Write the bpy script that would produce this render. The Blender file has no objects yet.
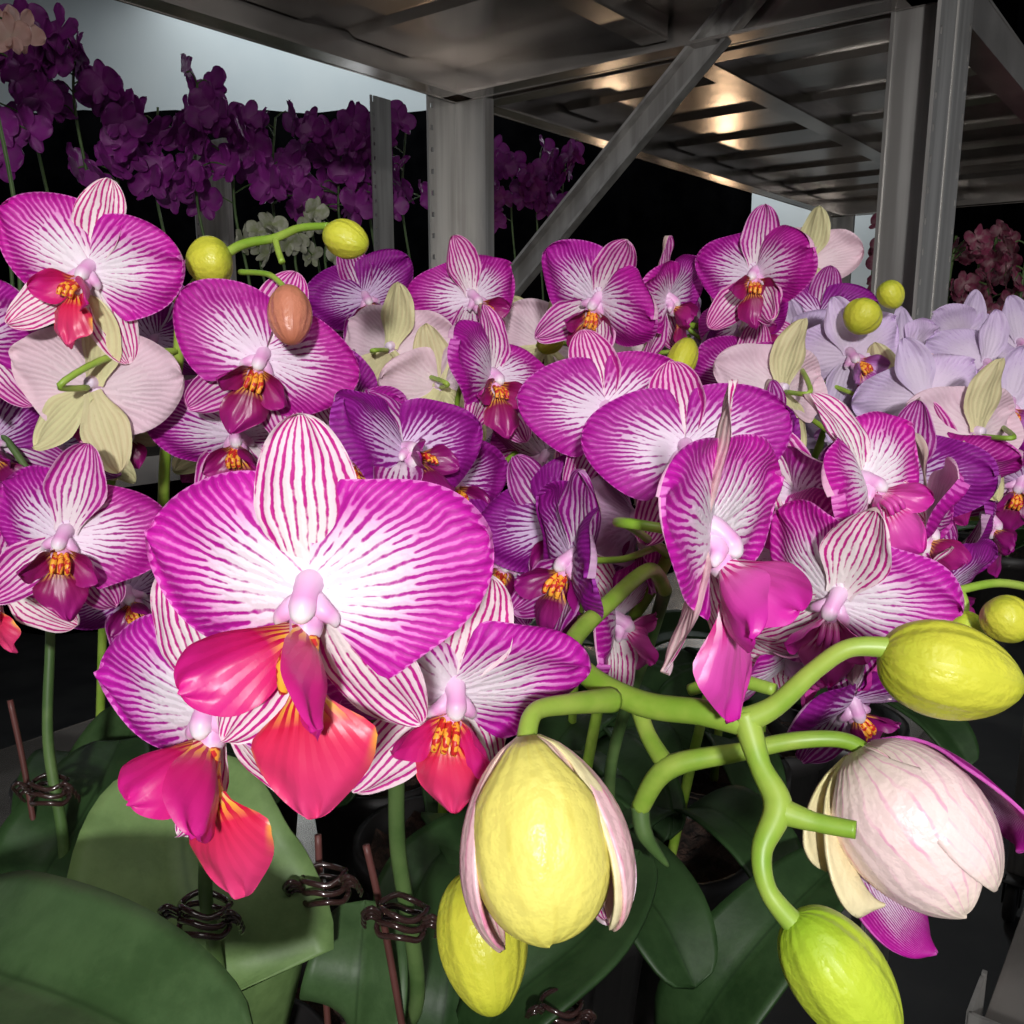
import bpy, math, random
from mathutils import Vector, Matrix
random.seed(7)
scene = bpy.context.scene
COL = scene.collection
pi = math.pi
CAMZ = 1.35
PT = math.radians(11)
FPX = 900.0

def W(px, py, d):
    u = (px-512)/FPX; v = (512-py)/FPX
    return Vector((u*d, d*(math.cos(PT)+v*math.sin(PT)), CAMZ+d*(-math.sin(PT)+v*math.cos(PT))))

def ss(a, b, x):
    x = max(0.0, min(1.0, (x-a)/(b-a)))
    return x*x*(3-2*x)

# ------------------------------------------------------------------ nodes
class NT:
    def __init__(s, name):
        s.m = bpy.data.materials.new(name); s.m.use_nodes = True
        s.t = s.m.node_tree; s.t.nodes.clear()
        s.out = s.n('ShaderNodeOutputMaterial')
    def n(s, typ, **kw):
        nd = s.t.nodes.new(typ)
        for k, v in kw.items(): setattr(nd, k, v)
        return nd
    def put(s, sock, v):
        if isinstance(v, bpy.types.NodeSocket): s.t.links.new(v, sock)
        elif isinstance(v, (tuple, list)):
            v = tuple(v)
            if len(v) == 3 and len(sock.default_value) == 4: v = v+(1,)
            sock.default_value = v
        else: sock.default_value = v
    def math(s, op, a, b=0.0, clamp=False):
        nd = s.n('ShaderNodeMath', operation=op, use_clamp=clamp)
        s.put(nd.inputs[0], a); s.put(nd.inputs[1], b); return nd.outputs[0]
    def mix(s, f, a, b, blend='MIX'):
        nd = s.n('ShaderNodeMix', data_type='RGBA', blend_type=blend)
        s.put(nd.inputs[0], f); s.put(nd.inputs[6], a); s.put(nd.inputs[7], b); return nd.outputs[2]
    def sstep(s, x, a, b):
        nd = s.n('ShaderNodeMapRange', interpolation_type='SMOOTHSTEP')
        s.put(nd.inputs[0], x); nd.inputs[1].default_value = a; nd.inputs[2].default_value = b
        return nd.outputs[0]
    def ramp(s, x, pts):
        nd = s.n('ShaderNodeValToRGB'); cr = nd.color_ramp
        while len(cr.elements) < len(pts): cr.elements.new(0.5)
        for e, (p, c) in zip(cr.elements, pts):
            e.position = p
            e.color = (c, c, c, 1) if isinstance(c, (int, float)) else tuple(c)+(1,)
        s.put(nd.inputs[0], x); return nd.outputs[0]
    def noise(s, scale, detail=2, vec=None, rough=0.5):
        nd = s.n('ShaderNodeTexNoise'); nd.inputs['Scale'].default_value = scale
        nd.inputs['Detail'].default_value = detail; nd.inputs['Roughness'].default_value = rough
        if vec is None: vec = s.n('ShaderNodeTexCoord').outputs['Object']
        s.t.links.new(vec, nd.inputs['Vector']); return nd.outputs[0]
    def pet(s):
        a = s.n('ShaderNodeAttribute', attribute_name='pet')
        x = s.n('ShaderNodeSeparateXYZ'); s.t.links.new(a.outputs['Vector'], x.inputs[0])
        return x.outputs
    def finish(s, col, rough=0.5, metal=0.0, transl=0.0, bump=None, bstr=0.2, bdist=0.01, spec=0.5, coat=0.0):
        p = s.n('ShaderNodeBsdfPrincipled')
        s.put(p.inputs['Base Color'], col); s.put(p.inputs['Roughness'], rough)
        p.inputs['Metallic'].default_value = metal
        p.inputs['Specular IOR Level'].default_value = spec
        p.inputs['Coat Weight'].default_value = coat
        if bump is not None:
            b = s.n('ShaderNodeBump'); b.inputs['Strength'].default_value = bstr
            b.inputs['Distance'].default_value = bdist
            s.put(b.inputs['Height'], bump); s.t.links.new(b.outputs[0], p.inputs['Normal'])
        sh = p.outputs[0]
        if transl > 0:
            tr = s.n('ShaderNodeBsdfTranslucent'); s.put(tr.inputs[0], col)
            mx = s.n('ShaderNodeMixShader'); mx.inputs[0].default_value = transl
            s.t.links.new(sh, mx.inputs[1]); s.t.links.new(tr.outputs[0], mx.inputs[2]); sh = mx.outputs[0]
        s.t.links.new(sh, s.out.inputs[0]); return s.m

def petal_mat(name, white, wash, washamt, vein, thr, N, back, dist=0.10, backamt=0.8, soft=0.36, dark=0.6, third=True):
    k = NT(name); X, E, S = k.pet()[:3]
    nz = k.noise(7, 5)
    P = k.math('ADD', X, k.math('MULTIPLY', k.math('SUBTRACT', nz, 0.5), dist))
    w1 = k.math('COSINE', k.math('MULTIPLY', P, N)); w2 = k.math('COSINE', k.math('MULTIPLY', P, 2*N)); w3 = k.math('COSINE', k.math('MULTIPLY', P, 4*N))
    n3 = k.math('MULTIPLY', k.math('SUBTRACT', k.noise(9, 2), 0.5), 0.9)
    sj = k.math('ADD', S, n3)
    mf = k.sstep(sj, 0.14, 0.30)
    m = k.math('ADD', k.math('MULTIPLY', w1, k.math('SUBTRACT', 1.0, mf)), k.math('MULTIPLY', w2, mf))
    if third:
        mg = k.sstep(sj, 0.42, 0.62)
        m = k.math('ADD', k.math('MULTIPLY', m, k.math('SUBTRACT', 1.0, mg)), k.math('MULTIPLY', w3, mg))
    n2 = k.noise(38, 3)
    val = k.math('ADD', k.math('MULTIPLY', m, 0.5), 0.5)
    val = k.math('ADD', val, k.math('MULTIPLY', k.math('SUBTRACT', n2, 0.5), 0.8))
    th = k.math('SUBTRACT', k.math('MULTIPLY', k.ramp(E, thr), 1.5), 0.25)
    f = k.math('ADD', k.math('DIVIDE', k.math('SUBTRACT', val, th), soft), 0.5, clamp=True)
    c = k.mix(k.math('MULTIPLY', k.sstep(E, 0.06, 0.60), washamt, clamp=True), white, wash)
    c = k.mix(f, c, vein)
    dk = k.math('MULTIPLY', k.sstep(k.math('ADD', m, k.math('MULTIPLY', k.math('SUBTRACT', n2, .5), .8)), -0.1, 0.9), k.math('MULTIPLY', f, dark))
    c = k.mix(dk, c, (vein[0]*.6, vein[1]*.3, vein[2]*.6))
    g = k.n('ShaderNodeNewGeometry')
    c = k.mix(k.math('MULTIPLY', g.outputs['Backfacing'], backamt), c, back)
    oi = k.n('ShaderNodeObjectInfo')
    h = k.n('ShaderNodeHueSaturation')
    k.put(h.inputs['Hue'], k.math('ADD', 0.488, k.math('MULTIPLY', oi.outputs['Random'], 0.024)))
    k.put(h.inputs['Value'], k.math('ADD', 0.88, k.math('MULTIPLY', oi.outputs['Random'], 0.16)))
    k.put(h.inputs['Color'], c)
    return k.finish(h.outputs[0], rough=0.55, transl=0.16, bump=k.math('ADD', k.math('MULTIPLY', m, -0.5), n2), bstr=0.16, bdist=0.006, spec=0.3)

MATS = {}
PT_S = [(0.0, .98), (0.10, .84), (0.24, .68), (0.40, .54), (0.6, 0.36), (0.8, 0.2), (0.94, 0.04), (0.994, 0.8)]
PT_M = [(0.0, .98), (0.10, .78), (0.22, .58), (0.38, .42), (0.58, 0.26), (0.8, 0.12), (0.94, 0.0), (0.994, 0.75)]
PT_D = [(0.0, .92), (0.10, .66), (0.22, .46), (0.38, .3), (0.58, 0.16), (0.8, 0.05), (0.94, 0.0), (0.994, 0.65)]
MATS['S_p'] = petal_mat('striped_petal', (0.93, 0.84, 0.92), (0.78, 0.13, 0.60), 0.92, (0.60, 0.012, 0.40), PT_S, 27, (0.85, 0.5, 0.68))
MATS['S_s'] = petal_mat('striped_sepal', (0.95, 0.86, 0.86), (0.9, 0.6, 0.74), 0.5, (0.62, 0.012, 0.28), [(0.0, .95), (0.12, .74), (0.5, .63), (0.85, 0.6), (0.95, .4), (0.987, .85)], 18, (0.78, 0.56, 0.54), dist=0.2, soft=.3, dark=.2, third=False)
MATS['M_p'] = petal_mat('magenta_petal', (0.9, 0.74, 0.9), (0.64, 0.08, 0.50), 0.95, (0.48, 0.01, 0.34), PT_M, 27, (0.8, 0.52, 0.66))
MATS['M_s'] = petal_mat('magenta_sepal', (0.9, 0.76, 0.82), (0.78, 0.3, 0.62), 0.75, (0.5, 0.01, 0.3), [(0.0, .95), (0.12, .7), (0.5, .5), (0.85, 0.44), (0.95, .25), (0.987, .85)], 17, (0.7, 0.6, 0.46), dist=0.2, dark=.3, third=False)
MATS['D_p'] = petal_mat('purple_petal', (0.76, 0.56, 0.82), (0.44, 0.05, 0.44), 1.0, (0.31, 0.008, 0.28), PT_D, 27, (0.62, 0.4, 0.56))
MATS['D_s'] = petal_mat('purple_sepal', (0.76, 0.62, 0.74), (0.55, 0.2, 0.5), 0.9, (0.34, 0.008, 0.25), [(0.0, .95), (0.12, .64), (0.5, .42), (0.85, 0.34), (0.95, .2), (0.987, .85)], 17, (0.62, 0.5, 0.42), dist=0.2, dark=.3, third=False)
MATS['L_p'] = petal_mat('lavender_petal', (0.8, 0.66, 0.84), (0.66, 0.5, 0.78), 0.8, (0.58, 0.38, 0.7), [(0.0, 1.0), (0.4, .9), (0.8, .85), (1.0, .85)], 23, (0.74, 0.62, 0.78), dark=.1)
MATS['L_s'] = petal_mat('lavender_sepal', (0.76, 0.64, 0.8), (0.64, 0.5, 0.74), 0.8, (0.55, 0.38, 0.66), [(0.0, 1.0), (0.4, .9), (0.8, .85), (1.0, .85)], 14, (0.7, 0.6, 0.72), dark=.1, third=False)
MATS['G_p'] = petal_mat('pale_petal', (0.85, 0.72, 0.8), (0.6, 0.2, 0.5), 0.8, (0.45, 0.02, 0.3), [(0.0, 1.0), (0.3, .6), (0.8, .2), (1.0, .3)], 23, (0.88, 0.68, 0.74), backamt=0.84)
MATS['G_s'] = petal_mat('pale_green_sepal', (0.8, 0.75, 0.6), (0.7, 0.55, 0.6), 0.6, (0.5, 0.05, 0.3), [(0.0, .9), (0.3, .7), (0.8, .6), (1.0, .9)], 14, (0.74, 0.7, 0.36), backamt=0.88, third=False)

def lip_mat(name, base, mid, tip, edge=None, yel=(0.85, 0.42, 0.04)):
    k = NT(name); X, E, S = k.pet()[:3]
    c = k.ramp(S, [(0.0, base), (0.12, yel), (0.28, mid), (1.0, tip)])
    st = k.math('COSINE', k.math('MULTIPLY', k.math('ADD', X, k.math('MULTIPLY', k.noise(8), 0.25)), 30))
    st = k.sstep(st, -0.1, 0.3)
    st = k.math('MULTIPLY', st, k.sstep(S, 0.42, 0.18))
    c = k.mix(st, c, (mid[0]*.8, 0.0, mid[2]*.5))
    if edge:
        f = k.math('MULTIPLY', k.sstep(k.math('ADD', E, k.math('MULTIPLY', k.noise(5), 0.5)), 1.06, 1.28), k.sstep(S, 0.7, 0.3))
        c = k.mix(f, c, edge)
    return k.finish(c, rough=0.38, transl=0.10, bump=k.math('ADD', k.noise(30, 3), k.math('COSINE', k.math('MULTIPLY', X, 40))), bstr=0.07, bdist=0.006)
MATS['S_l'] = lip_mat('crimson_lip', (0.85, 0.62, 0.3), (0.72, 0.02, 0.08), (0.7, 0.05, 0.2), (0.95, 0.5, 0.03))
MATS['S_w'] = lip_mat('crimson_side_lobe', (0.88, 0.66, 0.5), (0.62, 0.012, 0.13), (0.62, 0.015, 0.26))
MATS['P_p'] = MATS['S_p']; MATS['P_s'] = MATS['S_s']
MATS['P_l'] = lip_mat('pink_magenta_lip', (0.9, 0.78, 0.88), (0.7, 0.10, 0.42), (0.6, 0.015, 0.36), None, (0.88, 0.6, 0.72)); MATS['P_w'] = MATS['P_l']
MATS['M_l'] = lip_mat('magenta_lip', (0.75, 0.5, 0.4), (0.26, 0.006, 0.08), (0.38, 0.012, 0.22))
MATS['M_w'] = MATS['M_l']
MATS['D_l'] = lip_mat('dark_lip', (0.5, 0.3, 0.3), (0.2, 0.004, 0.09), (0.3, 0.008, 0.2)); MATS['D_w'] = MATS['D_l']
MATS['L_l'] = lip_mat('violet_lip', (0.6, 0.4, 0.4), (0.4, 0.1, 0.4), (0.5, 0.2, 0.52)); MATS['L_w'] = MATS['L_l']
MATS['G_l'] = MATS['M_l']; MATS['G_w'] = MATS['M_l']

def column_mat():
    k = NT('flower_column'); X, E, S = k.pet()[:3]
    c = k.ramp(S, [(0.0, (0.85, 0.7, 0.85)), (0.5, (0.8, 0.36, 0.68)), (0.75, (0.9, 0.82, 0.88)), (1.0, (0.9, 0.82, 0.88))])
    return k.finish(c, rough=0.4, transl=0.08)
MATS['col'] = column_mat()

def bud_mat(name, base, main, tip, vein, vamt=0.25, freq=14, wob=.22, thr=.55):
    k = NT(name); X, E, S = k.pet()[:3]
    c = k.ramp(S, [(0.0, base), (0.3, main), (0.8, main), (1.0, tip)])
    nz = k.noise(3, 3)
    st = k.math('COSINE', k.math('MULTIPLY', k.math('ADD', X, k.math('MULTIPLY', nz, wob)), freq))
    c = k.mix(k.math('MULTIPLY', k.math('MULTIPLY', k.sstep(st, thr, 1.0), k.sstep(k.noise(4.5, 2), .3, .65)), vamt), c, vein)
    c = k.mix(k.math('MULTIPLY', k.noise(2, 2), 0.4), c, base)
    return k.finish(c, rough=0.36, bump=k.math('ADD', k.math('MULTIPLY', k.noise(9, 3), .8), k.math('MULTIPLY', st, 0.06)), bstr=0.14, bdist=0.014, spec=0.4)
MATS['bud'] = bud_mat('yellow_green_bud', (0.36, 0.42, 0.03), (0.66, 0.64, 0.06), (0.46, 0.5, 0.03), (0.44, 0.48, 0.03), .3, 16)
MATS['bud_green'] = bud_mat('green_bud', (0.26, 0.44, 0.02), (0.54, 0.64, 0.05), (0.38, 0.56, 0.02), (0.36, 0.5, 0.03), .3, 16)
MATS['bud_yellow'] = bud_mat('yellow_bud_skin', (0.62, 0.58, 0.14), (0.82, 0.73, 0.17), (0.76, 0.7, 0.12), (0.62, 0.52, 0.08), .5, 22)
MATS['bud_cream'] = bud_mat('cream_sepal_skin', (0.66, 0.62, 0.28), (0.78, 0.68, 0.44), (0.74, 0.64, 0.42), (0.62, 0.52, 0.28), .3, 16)
MATS['bud_pink'] = bud_mat('pink_veined_bud', (0.84, 0.74, 0.60), (0.88, 0.66, 0.68), (0.84, 0.70, 0.58), (0.74, 0.22, 0.48), 0.75, 28, .4, .72)
MATS['bud_blush'] = bud_mat('blush_pink_petal_skin', (0.86, 0.7, 0.5), (0.84, 0.5, 0.6), (0.85, 0.6, 0.5), (0.62, 0.06, 0.3), 0.8, 26, .3)
MATS['bud_brown'] = bud_mat('faded_brown_bud', (0.5, 0.2, 0.1), (0.6, 0.22, 0.14), (0.46, 0.14, 0.08), (0.3, 0.06, 0.05), 0.5)

def simple(name, c1, c2, scale, rough, metal=0.0, transl=0.0, bstr=0.2, bdist=0.002, spec=0.5, coat=0, det=4):
    k = NT(name); nz = k.noise(scale, det)
    c = k.mix(k.sstep(nz, 0.35, 0.65), c1, c2)
    return k.finish(c, rough=rough, metal=metal, transl=transl, bump=nz, bstr=bstr, bdist=bdist, spec=spec, coat=coat)
def leafm(name, a, b, mid):
    k = NT(name); X, E, S = k.pet()[:3]
    nz = k.noise(45, 6, rough=.7)
    c = k.mix(k.sstep(nz, 0.35, 0.65), a, b)
    c = k.mix(k.math('MULTIPLY', k.sstep(k.noise(14, 3), .45, .7), .5), c, (b[0]*1.4, b[1]*1.3, b[2]*1.5))
    c = k.mix(k.math('MULTIPLY', k.sstep(k.math('ABSOLUTE', X), 0.05, 0.0), 0.6), c, mid)
    return k.finish(c, rough=0.5, bump=k.noise(180, 4), bstr=0.2, bdist=0.001, transl=0.0, spec=.35)
LEAF = leafm('orchid_leaf', (0.014, 0.040, 0.010), (0.026, 0.062, 0.018), (0.008, 0.024, 0.006))
LEAF3 = leafm('orchid_leaf_grey_green', (0.03, 0.068, 0.02), (0.05, 0.10, 0.034), (0.016, 0.04, 0.01))
LEAF2 = leafm('orchid_leaf_light', (0.10, 0.17, 0.055), (0.145, 0.235, 0.08), (0.06, 0.12, 0.03))
STEM = simple('green_stem', (0.20, 0.36, 0.03), (0.33, 0.46, 0.07), 60, 0.42, bdist=0.0006)
STEMD = simple('dark_green_stem', (0.06, 0.12, 0.03), (0.1, 0.17, 0.05), 60, 0.5, bdist=0.0006)
def streak_steel(name, c1, c2, rough, metal):
    k = NT(name); tc = k.n('ShaderNodeTexCoord'); mp = k.n('ShaderNodeMapping'); mp.inputs['Scale'].default_value = (60, 60, 3)
    k.t.links.new(tc.outputs['Object'], mp.inputs[0])
    st = k.noise(1, 4, vec=mp.outputs[0]); n2 = k.noise(7, 4)
    c = k.mix(k.sstep(st, .35, .65), c1, c2); c = k.mix(k.math('MULTIPLY', k.sstep(n2, .5, .7), .4), c, (c1[0]*.6, c1[1]*.55, c1[2]*.5))
    r = k.math('ADD', rough-.1, k.math('MULTIPLY', st, .25))
    return k.finish(c, rough=r, metal=metal, bump=n2, bstr=.12, bdist=.003)
STEEL = streak_steel('galvanised_steel', (0.30, 0.29, 0.275), (0.46, 0.45, 0.43), 0.34, 0.6)
STEELD = simple('worn_shelf_steel', (0.30, 0.28, 0.26), (0.62, 0.58, 0.54), 5, 0.22, metal=0.75, bstr=0.3, bdist=.005)
POT = simple('dark_plastic_pot', (0.01, 0.01, 0.01), (0.018, 0.016, 0.016), 20, 0.5)
BARK = simple('bark_medium', (0.02, 0.012, 0.008), (0.06, 0.03, 0.02), 90, 0.9, bstr=1, bdist=0.01)
CLIP = simple('dark_brown_clip_plastic', (0.02, 0.01, 0.009), (0.035, 0.016, 0.014), 30, 0.12, coat=0.6)
STAKE = simple('reddish_stake', (0.08, 0.025, 0.02), (0.12, 0.04, 0.035), 30, 0.5)
RUB = simple('black_rubber', (0.01, 0.01, 0.01), (0.02, 0.02, 0.02), 30, 0.7)

# ------------------------------------------------------------------ mesh building
class MB:
    def __init__(s): s.v = []; s.f = []; s.a = []; s.mi = []
    def grid(s, pts, att, ni, nj, closed=False, mi=0):
        b = len(s.v); s.v += pts; s.a += att
        for i in range(ni-1):
            for j in range(nj-1 if not closed else nj):
                j2 = (j+1) % nj
                s.f.append((b+i*nj+j, b+(i+1)*nj+j, b+(i+1)*nj+j2, b+i*nj+j2)); s.mi.append(mi)
    def box(s, c, d, M=None, mi=0):
        b = len(s.v)
        for sx in (-1, 1):
            for sy in (-1, 1):
                for sz in (-1, 1):
                    p = Vector((c[0]+sx*d[0]/2, c[1]+sy*d[1]/2, c[2]+sz*d[2]/2))
                    s.v.append(M @ p if M else p); s.a.append((0, 0, 0))
        for q in ((0, 1, 3, 2), (4, 6, 7, 5), (0, 4, 5, 1), (2, 3, 7, 6), (0, 2, 6, 4), (1, 5, 7, 3)):
            s.f.append(tuple(b+i for i in q)); s.mi.append(mi)
    def tube(s, P, R, n=10, res=6, mi=0):
        P = [Vector(p) for p in P]
        if not isinstance(R, (list, tuple)): R = [R]*len(P)
        pts = []; rad = []
        for i in range(len(P)-1):
            p0 = P[max(i-1, 0)]; p1 = P[i]; p2 = P[i+1]; p3 = P[min(i+2, len(P)-1)]
            for q in range(res):
                t = q/res
                pts.append(0.5*((2*p1)+(p2-p0)*t+(2*p0-5*p1+4*p2-p3)*t*t+(3*p1-p0-3*p2+p3)*t**3))
                rad.append(R[i]*(1-t)+R[i+1]*t)
        pts.append(P[-1]); rad.append(R[-1])
        T = [(pts[min(i+1, len(pts)-1)]-pts[max(i-1, 0)]).normalized() for i in range(len(pts))]
        u = T[0].orthogonal().normalized(); V = []; A = []
        m = len(pts)
        for i in range(m):
            u = (u-T[i]*u.dot(T[i])).normalized(); w = T[i].cross(u)
            for j in range(n):
                a = -2*pi*j/n
                V.append(pts[i]+(u*math.cos(a)+w*math.sin(a))*rad[i]); A.append((a, 0.5, i/m))
        b = len(s.v)
        s.grid(V, A, m, n, closed=True, mi=mi)
        s.f.append(tuple(b+j for j in range(n))); s.mi.append(mi)
        s.f.append(tuple(b+(m-1)*n+j for j in reversed(range(n)))); s.mi.append(mi)
        return pts
    def mesh(s, name, mats, off=None, smooth=True):
        me = bpy.data.meshes.new(name)
        me.from_pydata([tuple(v-off) if off else tuple(v) for v in s.v], [], s.f)
        at = me.attributes.new('pet', 'FLOAT_VECTOR', 'POINT')
        at.data.foreach_set('vector', [c for a in s.a for c in a])
        for m in (mats if isinstance(mats, (list, tuple)) else [mats]): me.materials.append(m)
        me.polygons.foreach_set('material_index', s.mi)
        me.polygons.foreach_set('use_smooth', [smooth]*len(s.f))
        me.update(); return me

def obj(name, data, parent=None, M=None):
    o = bpy.data.objects.new(name, data); COL.objects.link(o)
    if parent: o.parent = parent
    if M is not None: o.matrix_local = M
    return o
def top(o, label, cat, group=None, kind=None):
    o['label'] = label; o['category'] = cat
    if group: o['group'] = group
    if kind: o['kind'] = kind
    return o

def sheet(L, Wd, base, s1, tipx, curv=0.1, cup=0.1, lobe=0.0, rip=0.01, seed=0, fan=True, NI=20, NJ=18, taper=0.0, M=None, bend=0.0, t0=.4):
    r = random.Random(seed); p1 = r.uniform(0, 6); p2 = r.uniform(0, 6)
    V = []; A = []
    for i in range(NI+1):
        k = i/NI; s = 1-(1-k)**1.8
        w = Wd*(base+(1-base)*ss(0, s1, s))*math.sqrt(max(0, 1-s**tipx))*(1-taper*ss(t0, 1, s))
        for j in range(NJ+1):
            t = math.sin((-1+2*j/NJ)*pi/2*0.98)/math.sin(pi/2*0.98)
            e = 1-(1-abs(t)**2.2*ss(0.03, 0.45, s))*(1-s**2.4)
            x = L*s-lobe*Wd*t*t*math.sin(pi*s**0.9)
            y = t*w*(1+0.03*math.sin(9*s+p1))+bend*s*s*L
            z = -curv*L*s*s+cup*t*t*w+rip*e*(math.sin(7*t+5*s+p1)+0.6*math.sin(13*s-4*t+p2))+0.012*math.sin(4*s+2*t+p2)*s
            if fan: z -= 0.018*math.exp(-(t/0.12)**2)*s*(1-s)*2
            ph = math.atan2(y, x+0.14*L) if fan else t*0.85
            p = Vector((x, y, z)); V.append(M @ p if M else p); A.append((ph, e, s))
    return V, A, NI+1, NJ+1

def place(ang, pos, tilt=0, twist=0):
    return Matrix.Translation(pos) @ Matrix.Rotation(ang, 4, 'Z') @ Matrix.Rotation(-tilt, 4, 'Y') @ Matrix.Rotation(twist, 4, 'X')

CACHE = {}
# variant: (forward tilt of left petal, forward tilt of right petal, lip turn)
VAR = {0: (0.02, 0.06, -0.5), 1: (.10, .12, .2), 2: (.28, .2, -.3), 3: (.4, .5, .3), 4: (-.25, -.2, .4), 5: (.7, .3, -.3), 6: (.05, .75, .5), 7: (-.1, .55, 0), 8: (.0, .35, -.2), 9: (.9, .8, .1), 10: (.5, -.3, .2)}
def flower_meshes(style, var):
    key = (style, var)
    if key in CACHE: return CACHE[key]
    r = random.Random(var*17+5); out = []
    j = lambda a: r.uniform(-a, a)
    main = (var == 0)
    d = math.radians
    fl, fr, lt = VAR[var]
    wild = 1.0 if var in (0, 1, 8) else 1.6
    for nm, kind, ang, L, Wd, pos, tilt, tw in (
        ('dorsal_sepal', 's', d(90+j(5)), 0.485, 0.165, (0, 0.02, 0), 0.02+fl*0.4+j(.12)*wild, j(.15)*wild),
        ('lateral_sepal', 's', d(-128+j(8)), 0.49, 0.15, (-0.01, -0.02, -0.01), 0.0+fl*0.3+j(.14)*wild, j(.3)*wild),
        ('lateral_sepal', 's', d(-50+j(8)), 0.49, 0.15, (0.01, -0.02, -0.012), 0.0+fr*0.3+j(.14)*wild, j(.3)*wild),
        ('petal', 'p', d(18+j(5)), 0.52, 0.305, (0.005, 0.0, 0.02), 0.03+fr+j(.05), j(.15)*wild),
        ('petal', 'p', d(162+j(5)), 0.52, 0.305, (-0.005, 0.0, 0.026), 0.03+fl+j(.05), j(.15)*wild)):
        mb = MB()
        if kind == 'p': g = sheet(L, Wd, 0.16, 0.44, 2.9, curv=0.05+abs(j(.2))*wild, cup=-0.05+j(.2)*wild, lobe=0.24, rip=0.015*wild, seed=r.randint(0, 999), fan=True, NI=24, NJ=22, M=place(ang, pos, tilt, tw))
        else: g = sheet(L, Wd, 0.36, 0.5, 2.8, curv=0.02+j(.25)*wild, cup=0.16+j(.25), rip=0.010*wild, seed=r.randint(0, 999), fan=False, M=place(ang, pos, tilt, tw))
        mb.grid(*g)
        out.append((nm, mb.mesh(nm, MATS[style+'_'+kind])))
    mb = MB(); q = 1.0 if main else (0.95 if style == 'P' and var == 8 else 0.68)
    LM = Matrix.Translation((0, -.08, .05)) @ Matrix.Rotation(lt, 4, 'Y') @ Matrix.Translation((0, .08, -.05))
    if main: g = sheet(0.34, 0.19, 0.25, 0.4, 4, curv=0.35, cup=-0.28, rip=0.012, seed=2, fan=True, taper=0.5, t0=.5, bend=-.12, M=place(d(-82), (0.015, -0.235, 0.15), 0.42, .1))
    else: g = sheet(0.38*q, 0.19*q, 0.25, 0.36, 4.5, curv=0.5, cup=-0.5, rip=0.014, seed=var+2, fan=True, taper=0.5, t0=.5, bend=j(.2), M=LM @ place(d(-84), (0, -0.20*q, 0.11), 0.65, .12))
    mb.grid(*g, mi=0)
    for sg in (-1, 1):
        M = LM @ place(d(-90+sg*66), (sg*0.02, -0.10*q, 0.07), 0.45, sg*0.5)
        mb.grid(*sheet(0.35*q, 0.14*q, 0.4, 0.5, 3.2, curv=-0.22, cup=0.6, rip=0.010, seed=var+3, fan=True, M=M), mi=1)
    if main: mb.tube([(0, -.12, .08), (.01, -.19, .13), (.015, -.25, .15)], [.03, .035, .04], n=10, res=4, mi=2)
    for i in range(3):
        LC = LM if not main else Matrix.Identity(4)
        mb.tube([LC @ Vector(c) for c in ((0.024*(i-1), -0.11*q, 0.09), (0.034*(i-1), -0.17*q, 0.16), (0.036*(i-1), -0.24*q, 0.17))], [0.02*q, 0.024*q, 0.012], n=8, res=4, mi=2)
    mats = [MATS[style+'_l'], MATS[style+'_w'], CAL if style != 'P' else MATS['P_w']]
    out.append(('lip', mb.mesh('lip', mats)))
    mb = MB()
    mb.tube([(0, 0.03, -0.04), (0, 0.03, 0.02), (0, 0.01, 0.06), (0, -0.02, 0.09), (0, -0.045, 0.10), (0, -0.06, 0.095)], [0.03, 0.042, 0.036, 0.04, 0.032, 0.008], n=14, res=5)
    for sg in (-1, 1):
        mb.tube([(0.0, 0.0, 0.02), (sg*0.04, -0.03, 0.06), (sg*0.075, -0.06, 0.06), (sg*.08, -.085, .055)], [0.03, 0.032, 0.022, .006], n=8, res=4)
    mb.tube([(0, .02, .03), (0, -.05, .05), (0, -.1, .07), (0, -.13, .08)], [.03, .05, .045, .02], n=10, res=4)
    CACHE[key] = (mb.mesh('flower_column', MATS['col']), out)
    return CACHE[key]
def cal_mat():
    k = NT('yellow_callus'); st = k.noise(45, 1)
    return k.finish(k.mix(k.sstep(st, 0.48, 0.54), (0.9, 0.4, 0.04), (0.55, 0.02, 0.02)), rough=0.4)
CAL = cal_mat()

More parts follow.
